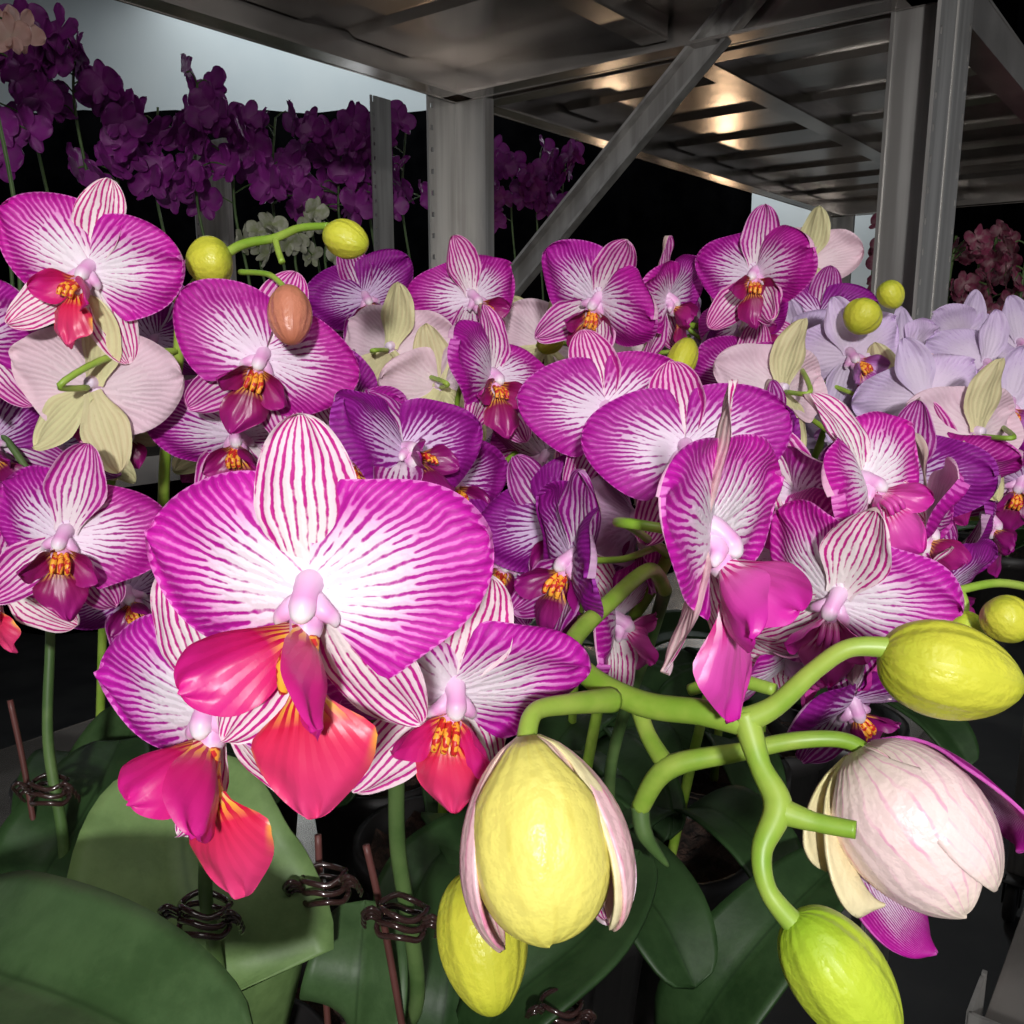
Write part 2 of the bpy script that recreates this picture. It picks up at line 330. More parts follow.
SIZE = 0.07
class Plant:
    def __init__(s, x, y, z, name, label, group, cat='orchid'):
        s.loc = Vector((x, y, z)); s.root = obj(name, None); s.root.location = s.loc
        s.root.empty_display_size = 0.03
        top(s.root, label, cat, group); s.T = Matrix.Translation(-s.loc)
        s.backs = []; s.stem = MB(); s.spine = None
    def flower(s, px, py, w, yaw=0, pitch=0, roll=0, style='M', var=None, size=SIZE):
        P = W(px, py, size*FPX/w)
        if var is None: var = random.choice((1, 2, 2, 3))
        R = Matrix.Rotation(math.radians(yaw), 4, 'Z') @ Matrix.Rotation(math.radians(pitch), 4, 'X') @ Matrix.Rotation(pi/2, 4, 'X') @ Matrix.Rotation(math.radians(roll), 4, 'Z')
        M = Matrix.Translation(P) @ R @ Matrix.Scale(size, 4)
        cm, parts = flower_meshes(style, var)
        o = obj('flower', cm, s.root, s.T @ M)
        for nm, me in parts: obj(nm, me, o)
        s.backs.append((M @ Vector((0, 0, -0.04)), M @ Vector((0, 0, -0.45)), size)); return o
    def bud(s, b, t, wpx, mat='bud', name='bud', groove=0.05, ex=.9, k0=1.0):
        B = W(*b); Tt = W(*t); ax = Tt-B; L = ax.length; d = (b[2]+t[2])/2
        R = wpx/2/FPX*d/L
        key = ('bud', mat, round(R, 2), groove)
        if key not in CACHE:
            mb = MB(); V = []; A = []; NI = 28; NJ = 48
            for i in range(NI+1):
                sx = (1-math.cos(pi*i/NI))/2
                rr = k0*R*max(0.0, math.sin(pi*sx**ex))**0.47*(1.05-0.1*sx)
                for j in range(NJ):
                    a = 2*pi*j/NJ
                    g = 1-groove*math.exp(-((((a*3/(2*pi)) % 1)-0.5)/0.07)**2)+0.03*math.cos(3*a)+.006*math.cos(9*a+3*sx)+.012*math.sin(7*sx+2*a)
                    V.append(Vector((rr*g*math.cos(a), rr*g*math.sin(a), sx))); A.append((a, .5, sx))
            mb.v = V; mb.a = A
            for i in range(NI):
                for j in range(NJ):
                    j2 = (j+1) % NJ
                    mb.f.append((i*NJ+j, i*NJ+j2, (i+1)*NJ+j2, (i+1)*NJ+j)); mb.mi.append(0)
            CACHE[key] = mb.mesh('bud', MATS[mat])
        z = ax.normalized(); cam = (Vector((0, 0, CAMZ))-B); x = (cam-z*cam.dot(z)).normalized(); y = z.cross(x)
        M = Matrix((x, y, z)).transposed().to_4x4(); M.translation = B
        M = M @ Matrix.Scale(L, 4)
        return obj(name, CACHE[key], s.root, s.T @ M), M, R, L
    def shell(s, parent, R, th, hw, off, mat, flare=0.0, tip=1.0, name='sepal', bulge=.10, ex=.9, kend=.97, rib=0.0, tippow=6, pw=.5):
        mb = MB(); V = []; A = []; NI = 30; NJ = 26
        for i in range(NI+1):
            k = 1-(1-i/NI)**1.7; sx = 0.01+k*tip*0.99
            rr = R*max(0.0, math.sin(pi*min(1, (k*(kend-.01)+.01))**ex))**pw*(1+off)+flare*k*k
            h = hw*(0.5+0.5*ss(0, 0.4, k))*math.sqrt(max(0, 1-k**tippow))
            for j in range(NJ+1):
                t = -1+2*j/NJ; a = th+t*h
                e = abs(t)**2
                q = rr*(1+bulge*(1-t*t)+rib*math.cos(t*11)*math.sin(pi*k)+.01*math.sin(7*k+4*t+th))
                V.append(Vector((q*math.cos(a), q*math.sin(a), sx+.008*math.sin(3*t+th)*k))); A.append((t*0.85, max(e, k**6), k))
        mb.v = V; mb.a = A; nj = NJ+1
        for i in range(NI):
            for j in range(NJ):
                mb.f.append((i*nj+j, i*nj+j+1, (i+1)*nj+j+1, (i+1)*nj+j)); mb.mi.append(0)
        o = obj(name, mb.mesh(name, mat), parent)
        md = o.modifiers.new('t', 'SOLIDIFY'); md.thickness = 0.02; md.offset = 0
        return o
    def leaf(s, pts, wd, mat=LEAF, world=False):
        P = [W(*p) if not world else Vector(p) for p in pts]
        mb = MB(); tmp = MB(); c = tmp.tube(P, 0.001, n=3, res=8)
        m = len(c); V = []; A = []; nj = 13
        for i in range(m):
            k = i/(m-1); T = (c[min(i+1, m-1)]-c[max(i-1, 0)]).normalized()
            up = Vector((0, -0.25, 1)); side = T.cross(up).normalized(); n = side.cross(T).normalized()
            h = wd/2*(0.35+0.65*ss(0, 0.4, k))*math.sqrt(max(0, 1-k**4))
            for j in range(nj):
                t = -1+2*j/(nj-1)
                V.append(c[i]-side*t*h+n*(abs(t)**1.3*h*0.28-0.04*h*math.exp(-(t/.1)**2)))
                A.append((t, abs(t), k))
        mb.grid([v-s.loc for v in V], A, m, nj)
        o = obj('leaf', mb.mesh('leaf', mat), s.root)
        md = o.modifiers.new('t', 'SOLIDIFY'); md.thickness = 0.0018
        return o
    def rosette(s, n=5, zt=0.13, mat=LEAF, a0=None):
        r = random
        for i in range(n):
            a = (a0 if a0 is not None else r.uniform(0, 6))+i*2*pi/n+r.uniform(-.3, .3); L = r.uniform(.10, .14)
            d = Vector((math.cos(a), math.sin(a), 0)); b = s.loc+Vector((0, 0, zt))
            s.leaf([b, b+d*L*.35+Vector((0, 0, .03)), b+d*L*.75+Vector((0, 0, .03)), b+d*L+Vector((0, 0, .01))], r.uniform(.04, .052), mat, True)
    def pot(s, r=0.052, h=0.11):
        mb = MB(); prof = [(0.001, 0), (r*.75, 0), (r*.95, h*.85), (r*1.06, h*.86), (r*1.06, h), (r*.98, h), (r*.9, h*.8)]
        n = 28; V = []; A = []
        for (q, z) in prof:
            for j in range(n):
                a = 2*pi*j/n; V.append(Vector((q*math.cos(a), q*math.sin(a), z))); A.append((0, 0, 0))
        mb.grid(V, A, len(prof), n, closed=True)
        mb.f = [tuple(reversed(f)) for f in mb.f]
        obj('pot', mb.mesh('pot', POT), s.root)
        mb = MB(); V = []; A = []
        for i in range(6):
            for j in range(n):
                a = 2*pi*j/n; q = r*.94*i/5+.0005
                V.append(Vector((q*math.cos(a), q*math.sin(a), h*.88+.006*math.sin(9*a+i*3)*(i/5)))); A.append((0, 0, 0))
        mb.grid(V, A, 6, n, closed=True); obj('growing_medium', mb.mesh('growing_medium', BARK), s.root)
    def spike(s, pts, R0=0.0032, R1=0.002, mi=0):
        n = len(pts); sp = s.stem.tube(pts, [R0+(R1-R0)*i/(n-1) for i in range(n)], n=10, res=10, mi=mi)
        s.spine = (s.spine or [])+sp
    def auto(s):
        if s.spine is None:
            c = sum((b[1] for b in s.backs), Vector())/len(s.backs)
            last = s.backs[-1][1]; b = s.loc+Vector((0, 0, 0.09))
            mid = b.lerp(c, 0.5)+Vector((0, 0.02, 0.03))
            s.spike([b, mid, c+Vector((0, 0.02, -0.02)), c.lerp(last, .7)+Vector((0, .015, 0)), last])
        for a, m, sz in s.backs:
            q = min((p for p in s.spine), key=lambda p: (p-m).length+0.4*(p-a).length)
            s.stem.tube([a, a.lerp(m, 0.6), (m+q)/2+Vector((0, 0.0, 0.004)), q], [0.0012*sz/.07, 0.0013*sz/.07, 0.0014*sz/.07, 0.0016*sz/.07], n=7, res=5)
    def done(s, mats=None):
        s.auto()
        obj('stem', s.stem.mesh('stem', mats or [STEM, STEMD], off=s.loc), s.root)

DECK = 0.93
GRP = 'potted moth orchids on the metal trolley'
# ---------------- front plant with the big striped flowers
A = Plant(-0.075, 0.37, DECK, 'moth_orchid', 'potted moth orchid with large magenta-veined white flowers and crimson lips', GRP)
A.flower(312, 592, 352, -4, -2, 0, 'S', 0)
A.flower(216, 708, 296, -16, 2, 12, 'S', 0)
A.flower(452, 690, 268, 16, 10, -10, 'S', 2)
A.spike([(A.loc.x, A.loc.y, 1.02), W(415, 1010, .36), W(398, 850, .32), W(392, 740, .29), W(345, 690, .27), W(300, 660, .25)], .0034, .0022, mi=1)
A.done(); A.pot()
A.leaf([(330, 1160, .40), (350, 1060, .36), (358, 980, .35), (365, 900, .37)], .045, LEAF3)
A.leaf([(240, 1120, .38), (215, 980, .33), (185, 870, .34), (180, 760, .37)], .088, LEAF2)
A.leaf([(430, 1120, .40), (500, 1010, .38), (590, 930, .40), (640, 850, .44)], .045)
A.leaf([(430, 1120, .40), (445, 1000, .40), (460, 900, .44), (470, 850, .48)], .045)

# ---------------- plant whose spike carries the buds
B = Plant(0.0, 0.44, DECK, 'moth_orchid', 'potted moth orchid with arching green spike and plump yellow-green buds', GRP)
B.spike([(0.0, .44, 1.02), W(600, 900, .46), W(612, 760, .44), (W(650, 640, .40)), W(665, 590, .35)], .0030, .0028, mi=1)
B.stem.tube([W(665, 590, .35), W(650, 570, .33), W(612, 600, .30), W(572, 643, .27), W(588, 675, .25), W(640, 703, .235), W(700, 712, .225), W(745, 722, .22)], [.0028, .0028, .0028, .0029, .0032, .0034, .0033, .0036], n=14, res=8)
B.stem.tube([W(612, 700, .235), W(570, 704, .222), W(535, 712, .212), W(526, 742, .205)], [.0034, .0026, .0022, .0024], n=12, res=8)
B.stem.tube([W(742, 722, .22), W(775, 706, .217), W(815, 670, .213), W(850, 648, .21), W(893, 648, .208)], [.0034, .0026, .0022, .0022, .0026], n=12, res=8)
B.stem.tube([W(745, 715, .22), W(760, 765, .215), W(778, 806, .21), W(762, 850, .206), W(768, 890, .204), W(795, 925, .203)], [.0036, .0026, .0034, .0024, .0021, .0028], n=12, res=8)
B.stem.tube([W(778, 810, .21), W(815, 822, .206), W(856, 830, .202)], [.0034, .0022, .002], n=12, res=8)
B.stem.tube([W(640, 808, .272), W(668, 768, .264), W(740, 752, .257), W(800, 740, .252), W(850, 742, .25), W(880, 768, .25)], [.0028, .0034, .0026, .0024, .0022, .0026], n=12, res=8)
B.stem.tube([W(668, 768, .264), W(648, 735, .275), W(636, 700, .285)], [.003, .0026, .0026], n=12, res=6)
B.stem.tube([W(690, 690, .30), W(730, 680, .29), W(775, 690, .28)], [.002, .0024, .002], n=12, res=6)
B.stem.tube([W(640, 806, .272), W(645, 835, .272), W(668, 866, .275)], [.003, .0026, .0006], n=8, res=6, mi=1)
B.bud((880, 655, .208), (1022, 688, .205), 98, 'bud')
B.bud((795, 915, .203), (892, 1050, .20), 96, 'bud_green')
B.bud((472, 870, .235), (494, 1016, .225), 90, 'bud')
o, M, R, L = B.bud((528, 735, .205), (554, 938, .195), 136, 'bud_blush', 'opening_bud', 0.0, 1.05, .9)
o['label'] = 'half-opened pale yellow bud with pink veined edges'
B.shell(o, R, 0.12, 1.2, 0.02, MATS['bud_yellow'], 0.03, .98, ex=1.05, rib=.012, kend=.955, tippow=12, pw=.42)
B.shell(o, R, 1.75, 0.75, 0.04, MATS['bud_blush'], 0.08, 1.03, ex=1.1, kend=.93)
B.shell(o, R, -1.75, 0.75, 0.06, MATS['bud_blush'], 0.12, 1.0, ex=1.1, kend=.93)
B.shell(o, R, -1.4, 0.45, 0.0, MATS['bud_cream'], 0.11, .97, ex=1.1, kend=.93)
B.shell(o, R, -2.2, 0.7, 0.12, MATS['S_s'], 0.14, 1.0, ex=1.1, kend=.92)
B.shell(o, R, pi, 1.0, 0.1, MATS['bud_yellow'], 0.05, 0.95)
o, M, R, L = B.bud((858, 748, .25), (968, 905, .235), 126, 'bud_pink', 'opening_bud', 0.0, .85, .95)
o['label'] = 'half-opened pinkish white bud with magenta veins'
B.shell(o, R, .30, 1.15, 0.10, MATS['bud_pink'], 0.04, 1.0, bulge=.02, ex=.8, tippow=5)
B.shell(o, R, -.95, .85, 0.05, MATS['bud_pink'], 0.10, .96, bulge=.05, ex=.85, tippow=5)
B.shell(o, R, -1.85, 0.8, 0.22, MATS['M_p'], 0.34, 0.92, bulge=-.1, tippow=4)
B.shell(o, R, 1.9, 0.6, 0.35, MATS['bud_cream'], 0.34, 0.55, bulge=-.3, tippow=3)
B.shell(o, R, 1.5, 0.4, 0.2, MATS['bud_cream'], 0.42, 0.78, bulge=-.3, tippow=3)
B.shell(o, R, 2.3, 0.7, 0.2, MATS['M_p'], 0.36, 1.2, tippow=3, bulge=-.15)
B.bud((990, 600, .27), (1024, 640, .265), 48, 'bud')
B.bud((950, 618, .285), (985, 640, .28), 34, 'bud_green')
B.stem.tube([W(1040, 590, .30), W(1000, 583, .29), W(960, 590, .285), (W(935, 598, .285))], .0014, n=10, res=6)
B.stem.tube([W(960, 590, .285), W(965, 605, .285), W(962, 622, .284)], .0013, n=10, res=6)
B.backs = []
B.done(); B.pot(); B.leaf([(640, 1160, .46), (690, 1040, .42), (760, 940, .42), (850, 850, .46)], .05)

# ---------------- left-hand plants
C = Plant(-0.17, 0.46, DECK, 'moth_orchid', 'potted moth orchid with magenta flowers and round yellow-green tip buds', GRP)
C.flower(90, 272, 184, 4, -4, -16, 'S', 2)
C.flower(262, 358, 182, 10, 4, -26, 'M', 1)
C.flower(92, 388, 178, 172, 6, 8, 'G', 1)
C.flower(238, 432, 165, 4, 14, 10, 'M', 2)
C.spike([(C.loc.x, C.loc.y, 1.02), W(170, 620, .47), W(164, 480, .42), W(178, 360, .385), W(185, 300, .375), W(232, 250, .365), W(275, 238, .36), W(300, 228, .355), W(328, 226, .35)], .0030, .0014)
C.stem.tube([W(275, 238, .36), W(278, 250, .355), W(282, 262, .35)], .0013, n=8)
C.stem.tube([W(240, 272, .35), W(270, 275, .34), W(288, 292, .33)], .0011, n=8)
C.bud((232, 258, .365), (186, 266, .36), 50, 'bud')
C.bud((326, 232, .35), (367, 247, .345), 38, 'bud')
C.bud((288, 288, .33), (292, 344, .322), 44, 'bud_brown')
C.done(); C.pot(); C.rosette(4, .12)
D = Plant(-0.27, 0.42, DECK, 'moth_orchid', 'potted moth orchid with dark-lipped magenta and white striped flowers', GRP)
D.flower(66, 536, 190, 8, -2, -14, 'M', 4)
D.flower(-4, 580, 170, -10, 6, 20, 'S', 2)
D.flower(-30, 335, 170, -10, 6, 0, 'M', 2)
D.flower(-10, 440, 150, 10, 6, 30, 'D', 2)
D.flower(130, 590, 150, 10, 10, 30, 'D', 2)
D.spike([(D.loc.x, D.loc.y, 1.02), W(62, 880, .43), W(48, 740, .42), W(50, 620, .42), W(40, 500, .42), W(0, 430, .42)], .003, .0016, mi=1)
D.done(); D.pot(); D.rosette(3, .12)
D.leaf([(-120, 920, .32), (-60, 950, .26), (80, 1000, .225), (235, 1080, .205)], .054, LEAF3)
D.leaf([(-20, 1000, .42), (40, 880, .42), (90, 800, .45), (120, 740, .5)], .06)
D.leaf([(60, 1000, .45), (90, 900, .46), (110, 800, .5), (140, 700, .55)], .07, LEAF3)

# ---------------- middle plants
jr = random.Random(5)
def group(loc, label, fl, buds=(), leaves=4):
    p = Plant(loc[0], loc[1], DECK, 'moth_orchid', label, GRP)
    for f in fl:
        f = list(f)
        if f[2] < 172 and f[6] != 'G':
            f[3] += jr.uniform(-28, 28); f[4] += jr.uniform(-20, 14); f[5] += jr.uniform(-24, 24)
        p.flower(*f)
    for b in buds: p.bud(*b)
    p.done(); p.pot(); p.rosette(leaves, .12)
    return p
group((-0.10, 0.62), 'potted moth orchid with small violet-edged flowers and pale opened backs', [
    (366, 298, 112, 10, 0, 10, 'D', 2), (390, 350, 126, 160, 0, 10, 'G', 3), (440, 388, 128, 195, 10, -10, 'G', 10),
    (472, 298, 124, 4, -4, 0, 'M', 4), (345, 410, 130, -10, 12, 20, 'D', 2), (310, 330, 105, 0, 0, 0, 'D', 1)])
group((-0.045, 0.52), 'potted moth orchid with crowded magenta flowers showing dark lips', [
    (490, 378, 150, 46, 2, -14, 'M', 5), (404, 455, 175, 50, -40, -12, 'D', 3), (450, 480, 150, 20, 10, 10, 'D', 10),
    (350, 455, 160, -12, 6, 16, 'M', 4), (545, 455, 130, 0, 14, -16, 'M', 2), (505, 560, 150, 0, 14, 10, 'D', 2), (440, 430, 120, 150, 0, 0, 'G', 3), (545, 500, 140, 40, 10, 30, 'M', 9)])
group((0.04, 0.60), 'potted moth orchid with broad magenta petals and striped upper sepals', [
    (605, 412, 172, 10, -8, 8, 'M', 1), (598, 300, 140, -50, 2, -18, 'M', 6), (664, 300, 124, 46, 0, 4, 'M', 7),
    (625, 345, 110, 0, 10, 20, 'D', 4), (548, 345, 112, 160, 0, 20, 'G', 2), (705, 360, 110, 20, 10, 0, 'D', 5), (650, 355, 118, 215, 6, 30, 'G', 9), (580, 350, 105, 60, 0, 40, 'M', 9)],
    [((560, 330, .5), (540, 352, .5), 26, 'bud'), ((690, 340, .5), (672, 384, .49), 30, 'bud')])
group((0.03, 0.47), 'potted moth orchid with striped magenta flowers turned sideways', [
    (686, 452, 200, -10, -16, 8, 'M', 1), (704, 535, 305, 68, 4, -4, 'P', 8), (838, 598, 215, -38, 18, -18, 'P', 4),
    (578, 560, 200, -60, -6, -14, 'D', 6), (612, 620, 175, 60, 0, 30, 'P', 3), (556, 525, 160, 6, 4, 30, 'D', 2), (790, 655, 190, 20, 45, 60, 'P', 3), (640, 520, 170, -60, 10, 20, 'D', 9)])
group((0.10, 0.52), 'potted moth orchid with white-striped purple flowers facing outward', [
    (862, 484, 195, 34, -16, 18, 'P', 5), (915, 528, 180, 66, 4, -20, 'M', 3), (800, 500, 185, -36, 2, 16, 'M', 9), (850, 700, 180, 20, 30, 20, 'D', 3),
    (745, 380, 120, 20, 2, 0, 'M', 2), (880, 610, 185, 50, 20, -30, 'P', 6), (785, 560, 185, -55, 10, 30, 'P', 5), (940, 590, 150, 60, 10, 0, 'D', 3), (770, 455, 150, 60, -10, 30, 'D', 10), (905, 480, 150, -50, 0, 20, 'D', 5)])
group((0.15, 0.62), 'potted moth orchid with pale green-backed blooms and small yellow buds', [
    (756, 275, 130, -48, 0, -6, 'M', 6), (806, 262, 100, 145, 0, 10, 'G', 3), (782, 392, 138, 205, 4, 10, 'G', 3),
    (820, 320, 105, 10, 10, 10, 'D', 2), (740, 325, 110, -20, 14, 30, 'M', 9), (890, 405, 120, 150, 0, -20, 'G', 3), (725, 350, 110, 60, 14, 30, 'D', 10)],
    [((872, 302, .5), (852, 332, .5), 38, 'bud'), ((884, 282, .5), (898, 308, .5), 26, 'bud')])
p = group((0.2, 0.68), 'potted moth orchid with soft lavender flowers', [
    (850, 355, 120, 10, 6, 10, 'L', 4), (800, 350, 105, -10, 4, 0, 'L', 2), (905, 360, 105, 12, 6, -10, 'L', 2), (925, 400, 130, 20, 4, 18, 'L', 4),
    (870, 420, 115, 0, 10, 20, 'L', 2)])
p = group((0.27, 0.70), 'potted moth orchid with lavender flowers and a green-backed bloom', [
    (978, 436, 145, 200, 4, 6, 'G', 3), (985, 366, 112, 6, 6, 0, 'L', 4), (1010, 405, 120, -6, 4, 10, 'L', 4), (960, 340, 98, 4, 4, 0, 'L', 1), (940, 470, 140, 10, 8, 10, 'M', 3), (1020, 345, 100, 4, 4, 10, 'L', 4),
    (985, 520, 130, 30, 10, 0, 'D', 10), (1020, 480, 130, 0, 10, 0, 'D', 3), (1000, 440, 115, 30, 10, 0, 'L', 10)])
rr = random.Random(11)
for gi, (x, y) in enumerate([(-0.22, .68), (-0.02, .76), (0.10, .80), (0.02, .90), (0.24, .84), (-0.14, .84), (-0.30, .60), (0.08, .66)]):
    pl = Plant(x, y, DECK, 'moth_orchid', 'potted moth orchid with small deep magenta flowers in a crowded row', GRP)
    cx = 512+FPX*x/(y+.02)
    for q in range(8):
        w = 63/(y*rr.uniform(.88, 1.04))
        st = rr.choice('MMMDGG' if x < .2 else 'LLLM')
        yw = rr.uniform(-70, 70)+(180 if st == 'G' else 0)
        pl.flower(cx+rr.uniform(-90, 90), rr.uniform(320, 470), w, yw, rr.uniform(-20, 25), rr.uniform(-35, 35), st, rr.choice((2, 3, 4, 5, 6, 9, 10)))
    pl.done(); pl.pot(); pl.rosette(3, .12)

# ---------------- clips and stakes
def clip(px, py, d, ang):
    mb = MB(); P = W(px, py, d)
    for k in range(3):
        mb.tube([Vector((0.0085*math.cos(a), 0.006*math.sin(a), 0.0042*(k-1)+.001*math.sin(3*a+k))) for a in [i*pi/5 for i in range(11)]], 0.0011, n=8, res=3)
    for sg in (-1, 1):
        for i in range(3):
            b = Vector((sg*0.0075, -0.005+.0025*i, .0042-.0034*i))
            mb.tube([b, b+Vector((sg*.003, -.002, .003)), b+Vector((sg*.006, -.001, 0)), b+Vector((sg*.005, .001, -.004))], [.001, .001, .0009, .0006], n=7, res=4)
    o = obj('plant_clip', mb.mesh('plant_clip', CLIP)); o.matrix_world = Matrix.Translation(P) @ Matrix.Rotation(ang, 4, 'Y')
    top(o, 'glossy dark brown plastic claw clip gripping an orchid stem', 'plant clip', 'brown claw clips on the orchid stems')
clip(205, 915, .31, .1); clip(50, 790, .42, 0); clip(325, 885, .34, -.1); clip(402, 918, .32, .15); clip(560, 1012, .37, .1)
def stake(pts, label, mat=STAKE, r=.0014):
    mb = MB(); P = [W(*p) for p in pts]; mb.tube(P, r, n=8)
    o = obj('support_stake', mb.mesh('support_stake', mat, off=P[0])); o.location = P[0]
    top(o, label, 'stake', 'thin stakes supporting the orchids')
stake([(366, 845, .33), (385, 930, .335), (408, 1060, .34)], 'thin reddish brown stake beside an orchid stem')
stake([(318, 835, .35), (322, 930, .355), (330, 1060, .36)], 'thin reddish brown stake beside an orchid stem')
stake([(10, 700, .43), (30, 800, .435), (60, 1000, .44)], 'thin reddish brown stake beside an orchid stem')
N = Plant(-0.13, 0.33, DECK, 'moth_orchid', 'low orchid plant with broad leaves and a bare clipped stem', GRP)
N.spike([(-.13, .33, 1.02), W(222, 1010, .34), W(206, 900, .315), W(208, 840, .30)], .003, .0022, mi=1)
N.done(); N.pot(); N.rosette(3, .12)

# ------------------------------------------------------------------ trolleys
ANG = math.radians(52)
Av = Vector((math.cos(ANG), math.sin(ANG), 0)); Bv = Vector((-math.sin(ANG), math.cos(ANG), 0))
LX, LY = 1.35, 0.56
def post_mesh(sx, sy, H):
    mb = MB(); w = 0.050
    mb.box((0, w/2*sy, H/2), (.003, w, H))
    mb.box((-.006*sx, w*sy, H/2), (.012, .003, H))
    def bx(c0, c1, z0, z1):
        mb.box(((c0+c1)/2*sx, 0, (z0+z1)/2), (abs(c1-c0), .003, z1-z0))
    a, b = w*.84, w*.92
    bx(0, a, 0, H); bx(b, w, 0, H)
    z = 0
    while z < H-.03:
        bx(a, b, z, z+.019); z += .025
    return mb.mesh('post', STEEL, smooth=False)
def shelf_mesh(mat, rib=0.16):
    mb = MB()
    mb.box((LX/2, LY/2, .039), (LX, LY, .003))
    for y in (0.002, LY-.002): mb.box((LX/2, y, .02), (LX, .003, .042)); mb.box((LX/2, y+(.014 if y < .1 else -.014), .001), (LX, .028, .003))
    for x in (0.002, LX-.002): mb.box((x, LY/2, .02), (.003, LY, .042)); mb.box((x+(.014 if x < .1 else -.014), LY/2, .001), (.028, LY, .003))
    x = .10
    while x < LX-.06:
        V = []; A = []
        for yy in (.01, LY-.01):
            for (dx, z) in ((-.056, .0375), (-.045, .031), (.045, .031), (.056, .0375)):
                V.append(Vector((x+dx, yy, z))); A.append((0, 0, 0))
        mb.grid(V, A, 2, 4); x += rib
    mb.box((LX/2, LY/2, .016), (LX-.02, .03, .003)); mb.box((LX/2, LY/2-.014, .026), (LX-.02, .002, .022)); mb.box((LX/2, LY/2+.014, .026), (LX-.02, .002, .022))
    return mb.mesh('shelf', mat, smooth=False)
SH = shelf_mesh(STEELD)
def trolley(origin, shelves, H, label, brace=False):
    e = obj('plant_trolley', None); e.matrix_world = Matrix.Translation(origin) @ Matrix.Rotation(ANG, 4, 'Z')
    top(e, label, 'trolley', 'galvanised plant trolleys')
    for (x, y, sx, sy) in ((-.002, -.004, 1, 1), (LX+.002, -.004, -1, 1), (-.002, LY+.004, 1, -1), (LX+.002, LY+.004, -1, -1)):
        obj('post', post_mesh(sx, sy, H-.1), e, Matrix.Translation((x, y, .1)))
        mb = MB(); n = 20
        V = []; A = []
        for (r, t) in ((.001, -.012), (.045, -.012), (.05, -.006), (.05, .006), (.045, .012), (.001, .012)):
            for j in range(n): a = 2*pi*j/n; V.append(Vector((r*math.cos(a), t, r*math.sin(a)+.05))); A.append((0, 0, 0))
        mb.grid(V, A, 6, n, closed=True); mb.box((0, .018, .075), (.03, .003, .06)); mb.box((0, -.018, .075), (.03, .003, .06)); mb.box((0, 0, .103), (.05, .05, .004))
        obj('caster', mb.mesh('caster', RUB), e, Matrix.Translation((x+sx*.03, y+sy*.03, 0)))
    for z in shelves: obj('shelf', SH, e, Matrix.Translation((0, 0, z)))
    if brace:
        mb = MB(); p = Vector((LX-.012, .15, 1.69)); q = Vector((LX-.012, .56, 1.32)); dv = q-p; Ln = dv.length
        a = math.atan2(dv.z, dv.y); Mx = Matrix.Translation((p+q)/2) @ Matrix.Rotation(a, 4, 'X')
        mb.box((0, 0, 0), (.003, Ln, .028), Mx); mb.box((-.007, 0, -.013), (.014, Ln, .003), Mx); mb.box((-.007, 0, .013), (.014, Ln, .003), Mx)
        obj('diagonal_brace', mb.mesh('diagonal_brace', STEEL, smooth=False), e)
    return e
P1 = Vector((.373, .835, 0))
trolley(P1-Av*LX, [DECK-.0405, 1.632], 1.95, 'galvanised steel plant trolley with perforated posts, shelves and diagonal brace', True)
trolley(P1+Av*.012, [0.87, 1.632], 1.95, 'galvanised steel plant trolley standing end to end with another')
W0 = Vector((-.23, 1.78, 0))
trolley(W0-Av*LX, [1.13, 0.5], 1.78, 'steel plant trolley carrying tall purple orchids')
trolley(Vector((-0.25, 2.35, 0)), [1.05, 0.5], 1.45, 'steel plant trolley with purple orchids near the dark backdrop')
trolley(P1-Av*.30-Bv*.703, [.85, .4], .92, 'low empty steel plant trolley beside the orchid trolley')

# ------------------------------------------------------------------ background orchids
def small_mat(name, c, c2, c3):
    k = NT(name); X, E, S = k.pet()[:3]
    return k.finish(k.mix(k.sstep(k.noise(5, 3), .35, .65), k.mix(S, c3, c), c2), rough=.5, transl=.1)
SM = {'P': small_mat('deep_purple_petal', (.15, .008, .15), (.26, .018, .25), (.36, .08, .34)),
      'W': small_mat('white_green_petal', (.4, .42, .3), (.5, .5, .4), (.3, .35, .15)),
      'R': small_mat('wine_red_petal', (.12, .01, .04), (.22, .03, .08), (.45, .28, .3)),
      'K': small_mat('peach_pink_petal', (.7, .35, .3), (.8, .5, .45), (.8, .6, .5))}
def small_flower(st, v):
    key = ('sm', st, v)
    if key in CACHE: return CACHE[key]
    r = random.Random(v); mb = MB()
    for a, L, w, b in ((90, .5, .17, .3), (-125, .48, .16, .3), (-55, .48, .16, .3), (14, .5, .3, .2), (166, .5, .3, .2)):
        mb.grid(*sheet(L, w, b, .5, 3, curv=r.uniform(-.1, .3), cup=r.uniform(-.3, .1), rip=.025, seed=r.randint(0, 99), NI=8, NJ=8, M=place(math.radians(a), (0, 0, .02 if L == .5 else 0), r.uniform(0, .6))))
    mb.grid(*sheet(.25, .1, .4, .5, 3, NI=6, NJ=6, M=place(-pi/2, (0, -.03, .06), .6)))
    CACHE[key] = mb.mesh('flower', SM[st]); return CACHE[key]
